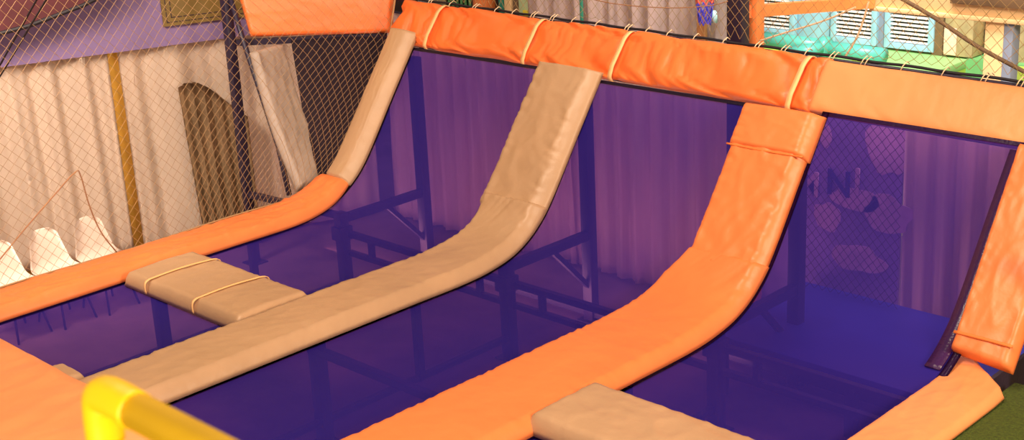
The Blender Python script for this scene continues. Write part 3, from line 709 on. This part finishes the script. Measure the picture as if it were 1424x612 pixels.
fbox(X(1408, 80, YB), 1.0, YB+.1, YB+.4, zl-0.1, zl+1.3, 'wall_panel', 'olive', 'brown olive panel at the upper right edge beyond the column', 'panel')
# teal pipes on the ledge
YP = 13.0
tp = thing('teal_pipe', 'teal padded pipe with a thick collar lying along the green ledge', 'pipe', (-7.6, YP, zl))
def pc(px, py, y=YP): return aty(px, py, y)
za = pc(1100, 57).z
bm = bmesh.new(); tube(bm, [pc(1056, 53), pc(1150, 66)], 0.085, 20); obj('pipe_section', bm, 'teal', tp)
bm = bmesh.new(); tube(bm, [pc(1142, 66), pc(1230, 78)], 0.085, 20); obj('pipe_section', bm, 'teal', tp)
bm = bmesh.new(); tube(bm, [pc(1140, 64, YP-.05), pc(1143, 64.5, YP-.05), pc(1151, 65.5, YP-.05), pc(1154, 66, YP-.05)], [0.085, 0.115, 0.115, 0.085], 20); obj('collar', bm, 'teal', tp)
bm = bmesh.new(); tube(bm, [pc(1093, 74, YP-.35), pc(1128, 70, YP-.35), pc(1146, 66, YP)], 0.075, 16); obj('branch', bm, 'teal', tp)
for px in (1070, 1205):
    q = pc(px, 66 if px < 1100 else 80); bm = bmesh.new(); box(bm, q.x-0.15, q.x+0.15, YP-0.06, YP+0.06, zl, q.z, .01); obj('cradle', bm, 'lime', tp, sharp=30)
# ropes on the back net
N9 = lambda px, py: aty(px, py, 9.36)
cordobj('slack_rope', 'tan rope slanting up from the teal pipe end to the orange beam', [N9(1056, 57), N9(1090, 46), N9(1145, 29), N9(1190, 10)], 0.008, 'cord', 'rope')
cordobj('slack_rope', 'tan rope hanging almost upright from the orange beam end', [N9(1208, 2), N9(1200, 30), N9(1190, 55), N9(1174, 81)], 0.008, 'cord', 'rope')
cordobj('red_cord', 'thin reddish cord stretched across the netting before the cream curtain', [N9(810, -4), N9(860, 6), N9(930, 11), N9(985, 8), N9(1012, 2)], 0.005, 'rope')
cordobj('thick_rope', 'thick dark brown rope slanting down across the upper right corner', [aty(1240, -10, 9.5), aty(1300, 25, 9.5), aty(1360, 65, 9.5), aty(1440, 108, 9.5)], 0.016, 'brown', 'rope')
# cream curtain above the rolls
x0, x1 = X(733, 20, 12.3), X(1012, 30, 12.3)
o = obj('curtain', curtain_mesh(lambda s, z, off: Vector((x0+s, 12.3+off, z)), x1-x0, -0.95, 3.0, .05, .3, 31), 'curtainw'); tag(o, 'tall pale curtain behind the netting left of the dark post', 'curtain')
tb = fbox(X(806, 20, 12.1), X(809.5, 20, 12.1), 12.1, 12.13, -1, 3.0, 'thin_post', 'tealpost', 'thin dark teal post standing before the tall pale curtain', 'post')
fbox(X(1012, 30, 13), X(1040, 30, 13), 13.0, 13.1, -1, 3, 'wall_panel', 'ltblue', 'pale panel glimpsed between curtain and dark post', 'panel')
# coloured play panels at far left of the netting
YQ = 12.8
for px0, px1, m, nm, lab in ((560, 578, 'brown', 'play_panel', 'dark brown play panel just left of the white plate'), (581, 600, 'slat', 'play_panel', 'white plate above the left end of the roll'),
        (601, 619, 'olive', 'play_panel', 'olive play panel beside the corrugated green container'), (693, 700.5, 'tealpost', 'play_panel', 'narrow teal play panel right of the orange drum'),
        (701, 712, 'cream', 'play_panel', 'cream play panel between teal and brown panels'), (713, 720, 'brown', 'play_panel', 'narrow brown play panel beside the pale green panel'),
        (721, 736, 'paleg', 'play_panel', 'pale green play panel with a yellow foot')):
    o = fbox(X(px0, 8, YQ), X(px1, 8, YQ)-0.01, YQ, YQ+.12, -1, 3.0, nm, m, lab, 'panel', 'coloured play panels above the roll')
    if m == 'paleg':
        bm = bmesh.new(); box(bm, X(728, 8, YQ), X(736, 8, YQ)-.015, YQ-0.02, YQ, Z(730, 26, YQ), Z(730, 14, YQ)); obj('yellow_foot', bm, 'yel', o, smooth=False)
bm = bmesh.new(); xa, xb = X(619, 5, YQ), X(653, 5, YQ); n = 24
rows = [[bm.verts.new((xa+(xb-xa)*i/n, YQ+(0.03 if i % 4 < 2 else 0), z)) for i in range(n+1)] for z in (-1, 3.0)]
for i in range(n): bm.faces.new((rows[0][i], rows[0][i+1], rows[1][i+1], rows[1][i]))
bmesh.ops.solidify(bm, geom=bm.faces[:], thickness=0.02)
tag(obj('corrugated_panel', bm, 'green2', smooth=False), 'green corrugated panel above the roll, left of the orange drum', 'panel')
bm = bmesh.new(); q = aty(673, 0, YQ+.15); tube(bm, [(q.x, q.y, -1), (q.x, q.y, Z(673, 8, YQ)), (q.x, q.y, 2.6)], 0.155, 24)
tag(obj('orange_drum', bm, 'osteel', sharp=40), 'round orange drum standing behind the netting', 'drum')
# basketball hoop
HY = 11.7; hc = aty(976, -14, HY)
hp = thing('basketball_hoop', 'basketball hoop over a brown pole, its blue white and red net hanging down', 'hoop', (hc.x, HY+0.05, -1))
bm = bmesh.new(); qx = aty(974, 42, HY+.19).x; box(bm, qx-0.05, qx+0.05, HY+0.19, HY+0.25, -1, hc.z-0.26, .006); obj('pole', bm, 'wood', hp, sharp=30)
bm = bmesh.new(); box(bm, hc.x-0.3, hc.x+0.3, HY+0.21, HY+0.24, hc.z-0.02, hc.z+0.45, .006); obj('backboard', bm, 'slat', hp, sharp=30)
bm = bmesh.new(); tube(bm, [hc + Vector((0.11*math.cos(t*math.pi/16), 0.10*math.sin(t*math.pi/16)+0.05, 0)) for t in range(33)], 0.009, 8); bar(bm, hc+Vector((0, .14, 0)), hc+Vector((0, .22, 0)), .03); obj('ring', bm, 'osteel', hp)
for m, lo, hi in (('redcord', 0, 2), ('bluecord', 2, 5)):
    bm = bmesh.new()
    def hk(i, j):
        r = 0.11 - 0.010*j; t = (i+0.5*j)*2*math.pi/8
        return hc + Vector((r*math.cos(t), 0.05+r*math.sin(t), -0.075*j + random.uniform(-.006, .006)))
    for j in range(lo, hi):
        for i in range(8):
            tube(bm, [hk(i, j), hk(i, j+1)], 0.0065, 5, cap=False); tube(bm, [hk(i, j), hk(i-1, j+1)], 0.0065, 5, cap=False)
    obj('hoop_net', bm, m, hp)
q = aty(979, 26, HY-.0); bm = bmesh.new(); tube(bm, [(q.x, HY+.18, q.z-.07), (q.x, HY+.18, q.z+.03), (q.x, HY+.18, q.z+.06)], [.035, .035, .015], 12); obj('plastic_sleeve', bm, 'skyblue', hp)

# ================= YELLOW RAILING AND GALLERY =================
a0 = CAM + ray(143, 547).normalized()*2.05
yr = thing('yellow_railing', 'thick yellow painted pipe railing with an elbow in the near left foreground', 'railing', (a0.x, a0.y, 2.1))
rr = 0.0265
bm = bmesh.new()
tube(bm, catmull([(a0.x-0.012, a0.y, a0.z-0.075), (a0.x-0.010, a0.y, a0.z-0.035), (a0.x, a0.y, a0.z-0.004), (a0.x+0.04, a0.y, a0.z+0.002), (a0.x+0.09, a0.y, a0.z)], 5), rr*1.06, 20)
obj('elbow', bm, 'yellow', yr)
bm = bmesh.new(); tube(bm, [(a0.x+0.08, a0.y, a0.z), (a0.x+1.9, a0.y, a0.z)], rr, 20); obj('top_rail', bm, 'yellow', yr)
bm = bmesh.new(); tube(bm, [(a0.x-0.012, a0.y, a0.z-0.07), (a0.x-0.012, a0.y, 2.1)], rr*.98, 20); obj('post', bm, 'yellow', yr)
bm = bmesh.new(); tube(bm, [(a0.x+1.88, a0.y, a0.z), (a0.x+1.88, a0.y, 2.1)], rr*.98, 20); obj('post', bm, 'yellow', yr)
bm = bmesh.new(); box(bm, a0.x-0.6, 1.6, -1.6, a0.y+0.08, 2.0, 2.1); g = structure(obj('floor_gallery', bm, 'floor', smooth=False))
for x in (a0.x-0.4, 1.4):
    for yy in (-1.4, a0.y-0.1):
        bm = bmesh.new(); box(bm, x-.06, x+.06, yy-.06, yy+.06, -1.0, 2.0); obj('support_post', bm, 'steel', g, smooth=False)
